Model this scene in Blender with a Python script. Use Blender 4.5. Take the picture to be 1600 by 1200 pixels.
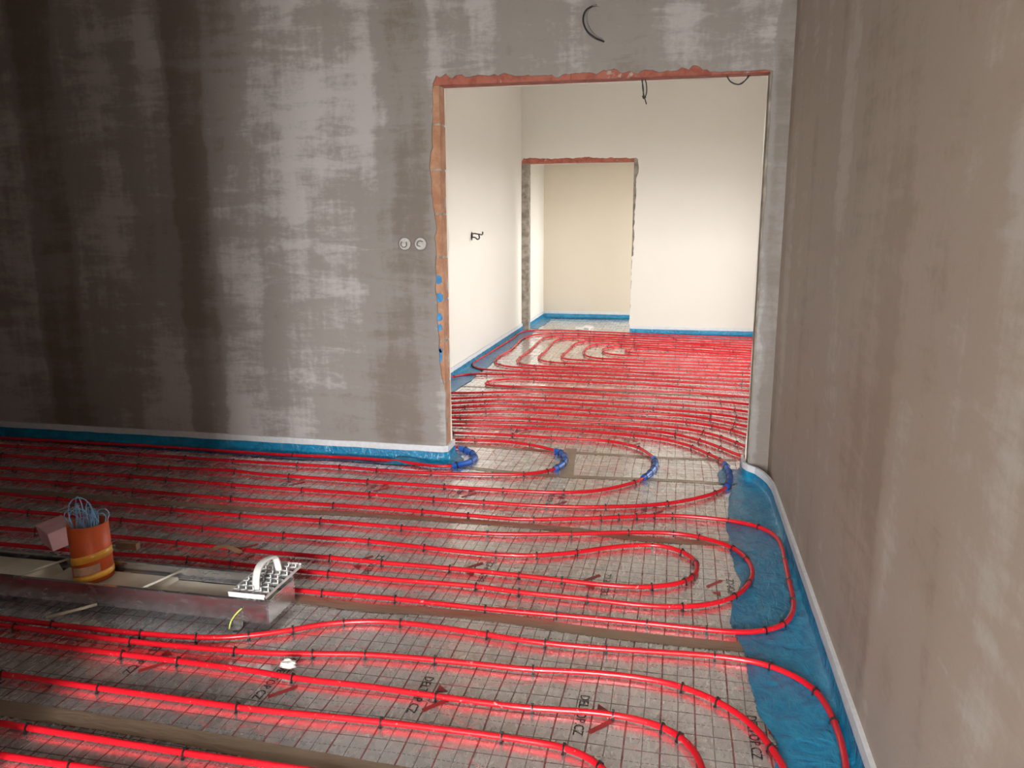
import bpy, bmesh, math, random
from mathutils import Vector, Matrix, noise
random.seed(7)
for o in list(bpy.data.objects): bpy.data.objects.remove(o)
C = bpy.context.scene.collection
PI = math.pi
# ------------------------------------------------------------------ camera
F = 1236.0; YAW = -0.207654; PITCH = 0.200948; ROLL = -0.003328; HC = 1.44
_cy, _sy, _cp, _sp = math.cos(YAW), math.sin(YAW), math.cos(PITCH), math.sin(PITCH)
_f = Vector((_sy*_cp, _cy*_cp, -_sp)); _r = Vector((_cy, -_sy, 0)); _u = _r.cross(_f)
CR = math.cos(ROLL)*_r + math.sin(ROLL)*_u; CU = -math.sin(ROLL)*_r + math.cos(ROLL)*_u; CF = _f
cam = bpy.data.cameras.new('camera'); cam.sensor_width = 36; cam.lens = 36*F/1600; cam.clip_start = .05
co = bpy.data.objects.new('camera', cam); C.objects.link(co)
M4 = Matrix((CR, CU, -CF)).transposed().to_4x4(); M4.translation = (0, 0, HC); co.matrix_world = M4
bpy.context.scene.camera = co
def ray(x, y): return CR*((x-800)/F) + CU*((600-y)/F) + CF
def g(x, y, z=0.0):                      # pixel -> point at height z
    d = ray(x, y); return Vector((0, 0, HC)) + d*((z-HC)/d.z)
def onY(x, y, Y):
    d = ray(x, y); return Vector((0, 0, HC)) + d*(Y/d.y)
# ------------------------------------------------------------------ light
W = bpy.data.worlds.new('overcast_sky'); bpy.context.scene.world = W; W.use_nodes = True
bg = W.node_tree.nodes['Background']; bg.inputs[0].default_value = (1.0, .99, .975, 1); bg.inputs[1].default_value = 66.0
vs = bpy.context.scene.view_settings
vs.view_transform = 'Standard'; vs.look = 'None'; vs.gamma = 1; vs.use_curve_mapping = False; vs.exposure = 0.0
def portal(name, loc, rot, sx, sy):
    l = bpy.data.lights.new(name, 'AREA'); l.shape = 'RECTANGLE'; l.size = sx; l.size_y = sy
    l.cycles.is_portal = True
    o = bpy.data.objects.new(name, l); C.objects.link(o); o.location = loc; o.rotation_euler = rot
# openings that let the daylight in: X0,X1,Z0,Z1 / Y0,Y1,Z0,Z1
WIN1 = (-1.05, 0.35, .15, 2.60)          # in the wall behind the camera, at Y = YB
YB = -3.4
WIN2 = (7.0, 8.15, .95, 1.95)              # in the far room's right wall, at X = XR
XR = 2.5
FILL_WIN3 = (11.0, 11.6, 1.0, 1.95)          # unseen, added to brighten the end room, in its right wall
X3 = 1.3
portal('portal', ((WIN1[0]+WIN1[1])/2, YB-.11, (WIN1[2]+WIN1[3])/2), (PI/2, 0, 0), WIN1[1]-WIN1[0], WIN1[3]-WIN1[2])
portal('portal', (XR+.11, (WIN2[0]+WIN2[1])/2, (WIN2[2]+WIN2[3])/2), (PI/2, 0, PI/2), WIN2[1]-WIN2[0], WIN2[3]-WIN2[2])
portal('portal', (X3+.11, (FILL_WIN3[0]+FILL_WIN3[1])/2, (FILL_WIN3[2]+FILL_WIN3[3])/2), (PI/2, 0, PI/2), FILL_WIN3[1]-FILL_WIN3[0], FILL_WIN3[3]-FILL_WIN3[2])
for o in [o for o in C.objects if o.type == 'LIGHT']:
    # the area light's -Z must look into the room
    if abs(o.location.y-(YB-.11)) < 1e-4: o.rotation_euler = (PI/2, 0, 0)          # -Z -> +Y
    else: o.rotation_euler = (0, PI/2, 0)                                            # -Z -> -X
    if o.rotation_euler[1] > 1: o.data.size, o.data.size_y = o.data.size_y, o.data.size
# ------------------------------------------------------------------ node helpers
class NT:
    def __init__(s, name):
        s.m = bpy.data.materials.new(name); s.m.use_nodes = True; s.t = s.m.node_tree
        s.b = s.t.nodes['Principled BSDF']; s.tc = s.n('ShaderNodeTexCoord')
    def n(s, k): return s.t.nodes.new(k)
    def l(s, a, b): s.t.links.new(a, b)
    def set(s, sock, v):
        if hasattr(v, 'is_output'): s.l(v, sock)
        else: sock.default_value = v
    def math(s, op, a, b=0.0, c=None):
        n = s.n('ShaderNodeMath'); n.operation = op; s.set(n.inputs[0], a); s.set(n.inputs[1], b)
        if c is not None: s.set(n.inputs[2], c)
        return n.outputs[0]
    def mapping(s, scale=(1, 1, 1), loc=(0, 0, 0), src=None):
        n = s.n('ShaderNodeMapping'); s.l(src or s.tc.outputs['Object'], n.inputs[0])
        n.inputs['Scale'].default_value = scale; n.inputs['Location'].default_value = loc; return n.outputs[0]
    def noise(s, vec, scale, detail=4, rough=.55, dist=0):
        n = s.n('ShaderNodeTexNoise'); s.l(vec, n.inputs['Vector']); n.inputs['Scale'].default_value = scale
        n.inputs['Detail'].default_value = detail; n.inputs['Roughness'].default_value = rough; n.inputs['Distortion'].default_value = dist
        return n.outputs['Fac']
    def ramp(s, fac, lo, hi, a=0.0, b=1.0):
        n = s.n('ShaderNodeMapRange'); s.set(n.inputs[0], fac); n.inputs[1].default_value = lo; n.inputs[2].default_value = hi
        n.inputs[3].default_value = a; n.inputs[4].default_value = b; n.interpolation_type = 'SMOOTHSTEP'; return n.outputs[0]
    def mix(s, fac, a, b):
        n = s.n('ShaderNodeMix'); n.data_type = 'RGBA'; s.set(n.inputs[0], fac)
        s.set(n.inputs[6], a if hasattr(a, 'is_output') else (*a, 1)); s.set(n.inputs[7], b if hasattr(b, 'is_output') else (*b, 1)); return n.outputs[2]
    def bump(s, h, strength=.3, dist=.01):
        n = s.n('ShaderNodeBump'); s.l(h, n.inputs['Height']); n.inputs['Strength'].default_value = strength; n.inputs['Distance'].default_value = dist
        s.l(n.outputs[0], s.b.inputs['Normal']); return n.outputs[0]
    def xyz(s, vec=None):
        n = s.n('ShaderNodeSeparateXYZ'); s.l(vec or s.tc.outputs['Object'], n.inputs[0]); return n.outputs
    def p(s, **k):
        for a, v in k.items():
            sock = s.b.inputs[a.replace('_', ' ')]
            s.set(sock, (*v, 1) if isinstance(v, tuple) and len(v) == 3 else v)
        return s
def plain(name, col, rough=.5, metal=0, var=.12, scale=12, bump=0, spec=.5):
    n = NT(name); f = n.noise(n.mapping(), scale)
    c = n.mix(n.ramp(f, .3, .7), tuple(x*(1-var) for x in col), tuple(min(1, x*(1+var)) for x in col))
    n.p(Base_Color=c, Roughness=rough, Metallic=metal); n.b.inputs['Specular IOR Level'].default_value = spec
    if bump: n.bump(f, bump, .01)
    return n.m
def plaster(name, dark, mid, light, axis, bands=(), seed=0, thr=.5):
    # drying plaster: pale dry patches over damp darker plaster, trowel streaks, damp and darker vertical bands
    n = NT(name)
    hs = (.9, .9, .55)
    big = n.noise(n.mapping(hs, (seed, seed*.7, 0)), 1.3, 6, .62, .4)
    streak_v = n.noise(n.mapping((2.4, 2.4, .22), (seed*2, 1, 3)), 1.6, 4, .6)
    trowel = n.noise(n.mapping((1.1, 1.1, 5.5), (3, seed, 1)), 2.2, 5, .65, .6)
    grain = n.noise(n.mapping((1, 1, 1)), 38, 4, .7)
    v = n.math('ADD', n.math('MULTIPLY', big, .45), n.math('ADD', n.math('MULTIPLY', streak_v, .35), n.math('MULTIPLY', trowel, .25)))
    v = n.math('ADD', v, n.math('MULTIPLY', n.math('SUBTRACT', grain, .5), .10))
    x = n.xyz()[axis]; wob = n.math('MULTIPLY', n.math('SUBTRACT', n.noise(n.mapping(), 3.0, 5, .6), .5), .14)
    x = n.math('ADD', x, wob)
    for cen, wid, amt in bands:
        d = n.math('ABSOLUTE', n.math('SUBTRACT', x, cen))
        v = n.math('SUBTRACT', v, n.ramp(d, wid*.55, wid, amt, 0))
    c = n.mix(n.ramp(v, thr-.13, thr-.02), dark, mid)
    c = n.mix(n.ramp(v, thr+.0, thr+.10), c, light)
    n.p(Base_Color=c, Roughness=n.ramp(v, thr-.1, thr+.1, .55, .85)); n.b.inputs['Specular IOR Level'].default_value = .3
    n.bump(n.math('ADD', trowel, n.math('MULTIPLY', grain, .3)), .25, .006)
    return n.m
MAT = {}
MAT['plaster_front'] = plaster('damp_plaster_front', (.215, .182, .158), (.30, .272, .255), (.48, .455, .45), 0,
    [(-2.96, .16, .13), (-3.98, .20, .12), (-1.60, .22, .07), (.50, .06, .10)], 3, .49)  # last band: darker strip at the corner with the right wall
MAT['plaster_right'] = plaster('damp_plaster_right', (.36, .285, .225), (.45, .375, .31), (.56, .50, .44), 1,
    [(4.42, .10, .08), (3.2, .22, .06), (2.2, .15, .06)], 11, .53)  # first band: darker strip at the corner with the front wall
MAT['plaster_left'] = plaster('damp_plaster_dim', (.20, .170, .148), (.28, .25, .235), (.42, .40, .39), 1, [], 5, .5)
n = NT('white_plaster'); fz = n.noise(n.mapping((1, 1, .6)), 1.5, 4); gz = n.noise(n.mapping(), 60, 3)
n.p(Base_Color=n.mix(fz, (.80, .765, .69), (.84, .815, .75)), Roughness=.85); n.b.inputs['Specular IOR Level'].default_value = .2; n.bump(gz, .08, .003); MAT['white'] = n.m
n = NT('tan_plaster'); fz = n.noise(n.mapping((1, 1, .6)), 1.5, 4)
n.p(Base_Color=n.mix(fz, (.74, .655, .53), (.79, .715, .60)), Roughness=.85); n.b.inputs['Specular IOR Level'].default_value = .2; MAT['tan'] = n.m
MAT['ceiling'] = plain('ceiling_plaster', (.62, .60, .57), .9)
# hollow clay block
n = NT('clay_block'); v = n.noise(n.mapping((1, 1, 1)), 9, 5, .7); gr = n.noise(n.mapping((30, 30, 2)), 4, 2)
c = n.mix(n.ramp(v, .35, .62), (.42, .20, .115), (.55, .31, .19)); c = n.mix(n.ramp(n.noise(n.mapping((1, 1, 1), (4, 2, 9)), 6, 6, .7), .57, .66), c, (.50, .46, .41))
n.p(Base_Color=c, Roughness=.85); n.bump(gr, .5, .006); MAT['brick'] = n.m
n = NT('red_lintel'); v = n.noise(n.mapping(), 12, 6, .7)
c = n.mix(n.ramp(v, .35, .6), (.30, .075, .05), (.43, .14, .095)); c = n.mix(n.ramp(n.noise(n.mapping((1, 1, 1), (7, 1, 2)), 16, 5, .7), .60, .68), c, (.45, .38, .34))
n.p(Base_Color=c, Roughness=.8); n.bump(v, .4, .006); MAT['lintel'] = n.m
MAT['mortar'] = plain('mortar', (.36, .32, .275), .9, var=.35, scale=25, bump=.4)
MAT['jamb_grey'] = plain('rough_jamb_plaster', (.30, .262, .215), .85, var=.35, scale=14, bump=.3)
MAT['concrete'] = plain('screed_base', (.30, .29, .28), .9)
MAT['ground'] = plain('ground_outside', (.30, .29, .26), .9, scale=2)
MAT['foam'] = plain('white_foam', (.74, .76, .78), .6, var=.06, scale=40, bump=.15)
# blue PE film
n = NT('blue_film'); w = n.noise(n.mapping((1, 1, 1)), 14, 5, .6, 1.2); w2 = n.noise(n.mapping((6, 1.5, 6)), 8, 3, .6, .8)
n.p(Base_Color=n.mix(n.ramp(w, .35, .7), (.005, .19, .38), (.014, .30, .53)), Roughness=.16); n.b.inputs['Specular IOR Level'].default_value = .6
n.bump(n.math('ADD', w, n.math('MULTIPLY', w2, .6)), .55, .02); MAT['film'] = n.m
# red pipe
n = NT('red_pipe'); v = n.noise(n.mapping((1, 1, 1)), 5, 2)
c = n.mix(v, (.60, .006, .016), (.70, .010, .022))
dust = n.ramp(n.noise(n.mapping((1, 1, 1), (9, 4, 2)), 55, 4, .7), .63, .70); 
c = n.mix(n.math('MULTIPLY', dust, .55), c, (.75, .45, .42))
n.p(Base_Color=c, Roughness=.27); n.b.inputs['Specular IOR Level'].default_value = .55; MAT['pipe'] = n.m
MAT['clip'] = plain('black_clip', (.015, .012, .014), .35)
MAT['sleeve'] = plain('blue_sleeve', (.012, .11, .52), .35, var=.1)
# brown parcel tape
n = NT('brown_tape'); w = n.noise(n.mapping((3, 14, 1)), 3, 4, .6, .8); w2 = n.noise(n.mapping((1, 1, 1)), 7, 3)
n.p(Base_Color=n.mix(w2, (.29, .215, .145), (.38, .295, .21)), Roughness=.22, Metallic=.25); n.bump(w, .35, .01); MAT['tape'] = n.m
# silver foil with the printed grid
def foil_mat(name, k_):
    n = NT(name)
    ob = n.tc.outputs['Object']
    wn = n.n('ShaderNodeTexNoise'); n.l(ob, wn.inputs['Vector']); wn.inputs['Scale'].default_value = 2.6; wn.inputs['Detail'].default_value = 1.5
    vsub = n.n('ShaderNodeVectorMath'); vsub.operation = 'MULTIPLY_ADD'; n.l(wn.outputs['Color'], vsub.inputs[0]); vsub.inputs[1].default_value = (.022, .022, 0); n.l(ob, vsub.inputs[2])
    sx = n.xyz(vsub.outputs[0]); X, Y = sx[0], sx[1]
    def lines(c, off, half, soft=.0006):
        d = n.math('PINGPONG', n.math('ADD', c, 50+off), .05)      # distance to the nearest multiple of 0.1
        return n.ramp(d, half-soft, half+soft, 1, 0)
    tx = lines(X, 0, .0026); tx2 = lines(X, .05, .0015)
    ty = lines(Y, 0, .0018); ty2 = lines(Y, .05, .0013)
    dash = n.math('GREATER_THAN', n.math('FRACT', n.math('MULTIPLY', n.math('ADD', X, 50), 70)), .35)
    ty2 = n.math('MULTIPLY', ty2, dash)
    red = n.math('MULTIPLY', tx, .93); drk = n.math('MAXIMUM', n.math('MULTIPLY', tx2, .8), n.math('MAXIMUM', n.math('MULTIPLY', ty, .85), n.math('MULTIPLY', ty2, .7)))
    def wrinkle(ang, sc, loc):
        mp = n.n('ShaderNodeMapping'); n.l(ob, mp.inputs[0]); mp.inputs['Rotation'].default_value = (0, 0, ang); mp.inputs['Location'].default_value = loc
        mp2 = n.n('ShaderNodeMapping'); n.l(mp.outputs[0], mp2.inputs[0]); mp2.inputs['Scale'].default_value = (1, 9, 1)
        return n.noise(mp2.outputs[0], sc, 3, .5, .35)
    w1 = n.ramp(wrinkle(.45 if k_ < 1.5 else .12, 1.5*k_**.5, (3, 1, 0)), .56, .72); w2 = n.ramp(wrinkle(-.25, 1.9*k_**.5, (7, 5, 0)), .58, .74); w3 = n.ramp(wrinkle(1.2, 1.7, (1, 9, 0)), .62, .78)
    wr_ = n.math('ADD', w1, n.math('ADD', w2, w3))
    fine = n.noise(n.mapping((5, 2, 1)), 9, 5, .62, .6)
    med = n.noise(n.mapping((1.6, 2.6, 1), (5, 8, 0)), 3.4, 1.0, .5, .3)
    base = n.mix(n.noise(n.mapping((1, 1, 1)), 1.2, 4), (.74, .735, .725), (.82, .815, .80))
    c = n.mix(red, base, (.20, .012, .014)); c = n.mix(drk, c, (.07, .018, .02))
    ink = n.math('MAXIMUM', red, drk)
    n.p(Base_Color=c, Metallic=n.math('MULTIPLY', n.math('SUBTRACT', 1, ink), .74), Roughness=n.ramp(fine, .3, .7, .23, .31))
    n.bump(n.math('ADD', n.math('MULTIPLY', fine, .008), n.math('ADD', n.math('MULTIPLY', wr_, .07*k_), n.math('MULTIPLY', med, .8))), .13, .014)
    cb = n.n('ShaderNodeBump'); n.l(n.math('ADD', n.math('MULTIPLY', wr_, .5*k_), n.math('ADD', n.math('MULTIPLY', fine, .02), med)), cb.inputs['Height']); cb.inputs['Strength'].default_value = .42; cb.inputs['Distance'].default_value = .02
    n.l(cb.outputs[0], n.b.inputs['Coat Normal']); n.b.inputs['Coat Weight'].default_value = 1.0; n.b.inputs['Coat IOR'].default_value = 1.75; n.b.inputs['Coat Roughness'].default_value = .05; return n.m
MAT['foil'] = foil_mat('grid_foil', 1.0); MAT['foil_crinkled'] = foil_mat('crinkled_grid_foil', 5.0)
MAT['ink_red'] = plain('red_print', (.40, .04, .042), .4); MAT['ink_black'] = plain('black_print', (.02, .02, .022), .4)
MAT['aluminium'] = None
n = NT('smeared_aluminium'); v = n.noise(n.mapping((1, 1, 3)), 8, 5, .65, .5); v2 = n.noise(n.mapping((1.2, 5, 9), (3, 3, 1)), 3, 5, .7)
spl = n.ramp(v2, .62, .70)
n.p(Base_Color=n.mix(n.math('MULTIPLY', spl, .5), n.mix(v, (.60, .60, .62), (.66, .66, .68)), (.62, .60, .56)), Metallic=n.ramp(spl, 0, 1, .95, .4), Roughness=n.ramp(v, .3, .7, .20, .30)); n.bump(v2, .04, .002); MAT['aluminium'] = n.m
MAT['cream'] = plain('cream_plaster_remains', (.62, .565, .46), .8, var=.12, scale=6, bump=.2)
MAT['rod'] = plain('pale_rod', (.62, .58, .50), .5)
MAT['steel_white'] = plain('white_coated_steel', (.72, .72, .70), .4, var=.08, scale=25)
MAT['handle'] = plain('dusty_white_plastic', (.70, .69, .66), .5, var=.1, scale=18)
MAT['teeth'] = plain('galvanised_teeth', (.62, .64, .66), .35, .7)
MAT['orange'] = plain('orange_plastic', (.56, .085, .016), .5, var=.16, scale=9)
MAT['yellow'] = plain('yellow_tape', (.72, .36, .04), .4, var=.12, scale=16)
MAT['smear'] = plain('dried_plaster_smear', (.46, .27, .18), .8, var=.25, scale=20)
MAT['dark_in'] = plain('bucket_inside', (.25, .05, .02), .7)
MAT['cord'] = plain('pale_blue_cord', (.20, .42, .66), .45, var=.12)
MAT['pink'] = plain('pink_foam_board', (.78, .46, .49), .7, var=.08, scale=14)
MAT['wood'] = plain('offcut_wood', (.24, .14, .075), .7, var=.2, scale=18)
MAT['paper'] = plain('white_paper', (.78, .77, .74), .7, var=.05)
MAT['card'] = plain('kraft_paper', (.50, .33, .20), .7)
MAT['black_cable'] = plain('black_cable', (.02, .02, .022), .45)
MAT['grey_cable'] = plain('grey_cable', (.30, .29, .28), .5)
MAT['box_grey'] = plain('grey_socket_box', (.20, .19, .185), .6)
MAT['pale_cap'] = plain('plaster_filled_box', (.55, .53, .50), .8, var=.2, scale=30)
MAT['blue_paint'] = plain('blue_marker_foam', (.05, .28, .62), .6, var=.2, scale=30)
MAT['yg'] = plain('yellow_green_wire', (.50, .55, .12), .45)
MAT['frame'] = plain('window_frame', (.75, .75, .74), .4)
# ------------------------------------------------------------------ mesh helpers
def link(name, bm, mat, parent=None, smooth=False):
    me = bpy.data.meshes.new(name); bm.normal_update(); bm.to_mesh(me); bm.free()
    if smooth:
        for p_ in me.polygons: p_.use_smooth = True
    me.materials.append(MAT[mat] if isinstance(mat, str) else mat)
    o = bpy.data.objects.new(name, me); C.objects.link(o)
    if parent: o.parent = parent
    return o
def share(name, me, parent=None, mw=None):
    o = bpy.data.objects.new(name, me); C.objects.link(o)
    if parent: o.parent = parent
    if mw is not None: o.matrix_local = mw
    return o
def tag(o, label, cat, group=None):
    o['label'] = label; o['category'] = cat
    if group: o['group'] = group
    return o
def struct(o): o['kind'] = 'structure'; return o
def empty(name, loc=(0, 0, 0)):
    o = bpy.data.objects.new(name, None); C.objects.link(o); o.location = loc; o.empty_display_size = .1; return o
def box(bm, a, b, bevel=0):
    a, b = Vector(a), Vector(b)
    vs_ = [bm.verts.new((x, y, z)) for x in (a.x, b.x) for y in (a.y, b.y) for z in (a.z, b.z)]
    for q in ((0, 1, 3, 2), (4, 6, 7, 5), (0, 4, 5, 1), (2, 3, 7, 6), (0, 2, 6, 4), (1, 5, 7, 3)): bm.faces.new([vs_[i] for i in q])
    bmesh.ops.recalc_face_normals(bm, faces=bm.faces)
    return bm
def boxes(*L):
    bm = bmesh.new()
    for a, b in L: box(bm, a, b)
    return bm
def frames(pts):
    n_ = len(pts); out = []; up = Vector((0, 0, 1)); prev = None
    for i in range(n_):
        t = (pts[min(i+1, n_-1)]-pts[max(i-1, 0)]).normalized()
        if prev is None:
            a = up if abs(t.z) < .9 else Vector((1, 0, 0)); s = t.cross(a).normalized()
        else:
            s = (prev - t*prev.dot(t)); s = s.normalized() if s.length > 1e-6 else t.orthogonal().normalized()
        prev = s; out.append((t, s, t.cross(s)))
    return out
def tube(bm, pts, r, sides=8, cap=True):
    fr = frames(pts); rings = []
    for i, (p_, (t, s, u)) in enumerate(zip(pts, fr)):
        rr = r(i) if callable(r) else r
        rings.append([bm.verts.new(p_ + (s*math.cos(2*PI*k/sides)+u*math.sin(2*PI*k/sides))*rr) for k in range(sides)])
    for a, b in zip(rings, rings[1:]):
        for k in range(sides): bm.faces.new((a[k], a[(k+1) % sides], b[(k+1) % sides], b[k]))
    if cap: bm.faces.new(rings[0][::-1]); bm.faces.new(rings[-1])
    bmesh.ops.recalc_face_normals(bm, faces=bm.faces)
    return bm
def resample(pts, step):
    out = [pts[0].copy()]; acc = 0
    for a, b in zip(pts, pts[1:]):
        L = (b-a).length
        if L < 1e-9: continue
        d = step-acc
        while d <= L: out.append(a+(b-a)*(d/L)); d += step
        acc = L-(d-step)
    if (out[-1]-pts[-1]).length > step*.3: out.append(pts[-1].copy())
    return out
def catmull(P, sub=12):
    out = []
    for i in range(len(P)-1):
        p0 = P[i-1] if i else P[0]*2-P[1]; p1, p2 = P[i], P[i+1]; p3 = P[i+2] if i+2 < len(P) else P[-1]*2-P[-2]
        t1 = max((p1-p0).length, 1e-4)**.5; t2 = t1+max((p2-p1).length, 1e-4)**.5; t3 = t2+max((p3-p2).length, 1e-4)**.5
        for k in range(sub):
            t = t1+(t2-t1)*k/sub
            A1 = p0*((t1-t)/t1)+p1*(t/t1); A2 = p1*((t2-t)/(t2-t1))+p2*((t-t1)/(t2-t1)); A3 = p2*((t3-t)/(t3-t2))+p3*((t-t2)/(t3-t2))
            B1 = A1*((t2-t)/t2)+A2*(t/t2); B2 = A2*((t3-t)/(t3-t1))+A3*((t-t1)/(t3-t1))
            out.append(B1*((t2-t)/(t2-t1))+B2*((t-t1)/(t2-t1)))
    out.append(P[-1].copy()); return out
def smooth(P, it):
    for _ in range(it):
        P = [P[0]]+[(P[i-1]+P[i]*2+P[i+1])/4 for i in range(1, len(P)-1)]+[P[-1]]
    return P
def slab(bm, poly, Y0, Y1):               # polygon in XZ extruded along Y
    a = [bm.verts.new((x, Y0, z)) for x, z in poly]; b = [bm.verts.new((x, Y1, z)) for x, z in poly]
    fs = [bm.faces.new(a), bm.faces.new(b[::-1])]
    for i in range(len(a)):
        j = (i+1) % len(a); bm.faces.new((a[i], b[i], b[j], a[j]))
    bmesh.ops.triangulate(bm, faces=fs); bmesh.ops.recalc_face_normals(bm, faces=bm.faces); return bm
def jag(p0, p1, n_, amp, seed, rough=1.0):   # ragged line
    d = Vector(p1)-Vector(p0); nrm = Vector((-d.y, d.x)).normalized(); out = []
    for i in range(n_+1):
        t = i/n_; q = Vector(p0)+d*t
        a = amp*(noise.noise(Vector((t*n_*.13, seed, 0)))*1.3+rough*.7*noise.noise(Vector((t*n_*.55, seed, 5))))
        out.append(tuple(q+nrm*a))
    return out
# ------------------------------------------------------------------ the rooms
YW = 4.50; YW2 = 4.63; XJ = -1.365; XS = .42; XW = .53; ZL = 2.20; ZC = 3.5
XL = -4.7; XFL = -2.08; YK = 10.52; YK2 = 10.66; YE = 12.12; XDL = -1.985; XDR = -.62
floor = struct(link('floor', boxes(((XL, YB, -.12), (XW+.0, YW2, -.003)), ((XFL, YW2, -.12), (XR, YE, -.003))), 'concrete'))
struct(link('ground', boxes(((-40, -40, -.5), (40, 50, -.3))), 'ground'))
struct(link('ceiling', boxes(((XL-.2, YB-.2, ZC), (XR+.2, YE+.2, ZC+.2))), 'ceiling'))
# front wall: clay core, lintel, plaster skins
wf = struct(link('wall_front', boxes(((XL, YW+.014, -.003), (XJ-.31, YW2-.012, ZC)), ((XJ-.31, YW+.014, ZL+.24), (XS+.2, YW2-.012, ZC)), ((XJ-.31, YW+.02, -.003), (XJ-.002, YW2-.018, ZL)), ), 'mortar'))
link('stub_core', boxes(((XS, YW+.012, -.003), (XR, YW2-.012, ZL+.239))), 'jamb_grey', wf)
link('lintel', boxes(((XJ-.30, YW+.012, ZL), (-.62, YW2-.010, ZL+.235))), 'lintel', wf)
link('lintel', boxes(((-.617, YW+.012, ZL), (XS, YW2-.010, ZL+.235))), 'lintel', wf)
zz = 0.0
rng = random.Random(3)
while zz < ZL-.01:                       # jamb blocks
    h = min(.245, ZL-zz); j = rng.uniform(-.002, .002)
    link('brick', boxes(((XJ-.30, YW+.011+j, zz+.004), (XJ+j, YW2-.010, zz+h-.004))), 'brick', wf); zz += .249
def strips(edge_pts, fixed, vertical, Y0, Y1):
    # panel between a ragged edge and a straight one, as a closed solid of quads
    e = []; last = -1e9; key = 1 if vertical else 0
    for q_ in edge_pts:
        if q_[key] > last+1e-4: e.append(q_); last = q_[key]
    bm = bmesh.new(); F_, B_ = [], []
    for x, z in e:
        o_ = (fixed, z) if vertical else (x, fixed)
        F_.append((bm.verts.new((x, Y0, z)), bm.verts.new((o_[0], Y0, o_[1])))); B_.append((bm.verts.new((x, Y1, z)), bm.verts.new((o_[0], Y1, o_[1]))))
    for i in range(len(e)-1):
        bm.faces.new((F_[i][0], F_[i][1], F_[i+1][1], F_[i+1][0])); bm.faces.new((B_[i][0], B_[i+1][0], B_[i+1][1], B_[i][1]))
        bm.faces.new((F_[i][0], F_[i+1][0], B_[i+1][0], B_[i][0])); bm.faces.new((F_[i][1], B_[i][1], B_[i+1][1], F_[i+1][1]))
    for i in (0, -1): bm.faces.new((F_[i][0], B_[i][0], B_[i][1], F_[i][1]))
    bmesh.ops.recalc_face_normals(bm, faces=bm.faces); return bm
def skin(parent, mat, Y0, Y1, x0, xl, xr, x1, zt, left, top_, right):
    # plaster skin round an opening: left / right from the bottom up to zt, top_ from left to right over the whole width
    if left: link('plaster_layer', strips([(x, z) for x, z in left if z < zt]+[(left[-1][0], zt)], x0, True, Y0, Y1), mat, parent)
    link('plaster_layer', strips([(x, z) for x, z in right if z < zt]+[(right[-1][0], zt)], x1, True, Y0, Y1), mat, parent)
    t_ = [(x0, zt), (xl, zt)]+[(x, max(z, zt)) for x, z in top_ if xl+.01 < x < xr-.01]+[(xr, zt), (x1, zt)]
    link('plaster_layer', strips(t_, ZC, False, Y0, Y1), mat, parent)
def rag(p0, p1, n_, amp, seed, rough=1.0, z0=None): return jag(p0, p1, n_, amp, seed, rough)
LF = [(XJ+.002, -.003), (XJ+.002, .38)]+jag((XJ+.0, .42), (XJ-.022, .58), 8, .006, 4.4)+jag((XJ-.03, .62), (XJ-.05, 1.70), 44, .012, 9.4, 1.4)+jag((XJ-.055, 1.75), (XJ-.032, ZL+.04), 26, .010, 1.5, 1.3)
RF = [(XS+.004, -.003)]+jag((XS+.006, .02), (XS+.013, ZL+.005), 60, .006, 2.2)
TF = jag((XJ-.03, ZL+.034), (.10, ZL+.032), 80, .018, 5.5, 1.8)+jag((.115, ZL+.012), (XS+.01, ZL+.008), 16, .006, 8.1)
skin(wf, 'plaster_front', YW, YW+.016, XL, XJ-.035, XS+.013, XW, ZL+.004, LF, TF, RF)
LB_ = [(XJ+.004, -.003)]+jag((XJ+.004, .02), (XJ+.004, ZL-.006), 60, .005, 19.5)
RB_ = [(XS-.003, -.003)]+jag((XS-.003, .02), (XS-.003, ZL-.006), 60, .005, 12.2)
TB_ = jag((XJ, ZL-.004), (XS, ZL-.004), 60, .003, 15.5)
skin(wf, 'white', YW2-.012, YW2+.004, XFL, XJ+.004, XS-.003, XR, ZL-.004, LB_, TB_, RB_)
for (px, py, w, h) in ((685, 437, 12, 14), (686, 465, 12, 16), (686, 496, 11, 14), (687, 512, 9, 12), (688, 556, 7, 26), (689, 548, 7, 8)):   # blue dabs on the blocks
    p_ = onY(px, py, YW+.008); bm = bmesh.new(); s_ = 4.7/F
    vs_ = [bm.verts.new((p_.x+w*s_*.5*math.cos(a)*rng.uniform(.75, 1.1), YW+.0065, p_.z+h*s_*.5*math.sin(a)*rng.uniform(.75, 1.1))) for a in [k*2*PI/11 for k in range(11)]]
    f_ = bm.faces.new(vs_); r_ = bmesh.ops.extrude_face_region(bm, geom=[f_]); bmesh.ops.translate(bm, verts=[v for v in r_['geom'] if isinstance(v, bmesh.types.BMVert)], vec=(0, .005, 0)); bmesh.ops.recalc_face_normals(bm, faces=bm.faces)
    link('paint_dab', bm, 'blue_paint', wf)
# right wall of the near room
struct(link('wall_right', boxes(((XW, YB, -.003), (XW+.15, YW2-.02, ZC))), 'plaster_right'))
struct(link('wall_left', boxes(((XL-.15, YB, -.003), (XL, YW2, ZC))), 'plaster_left'))
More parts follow.
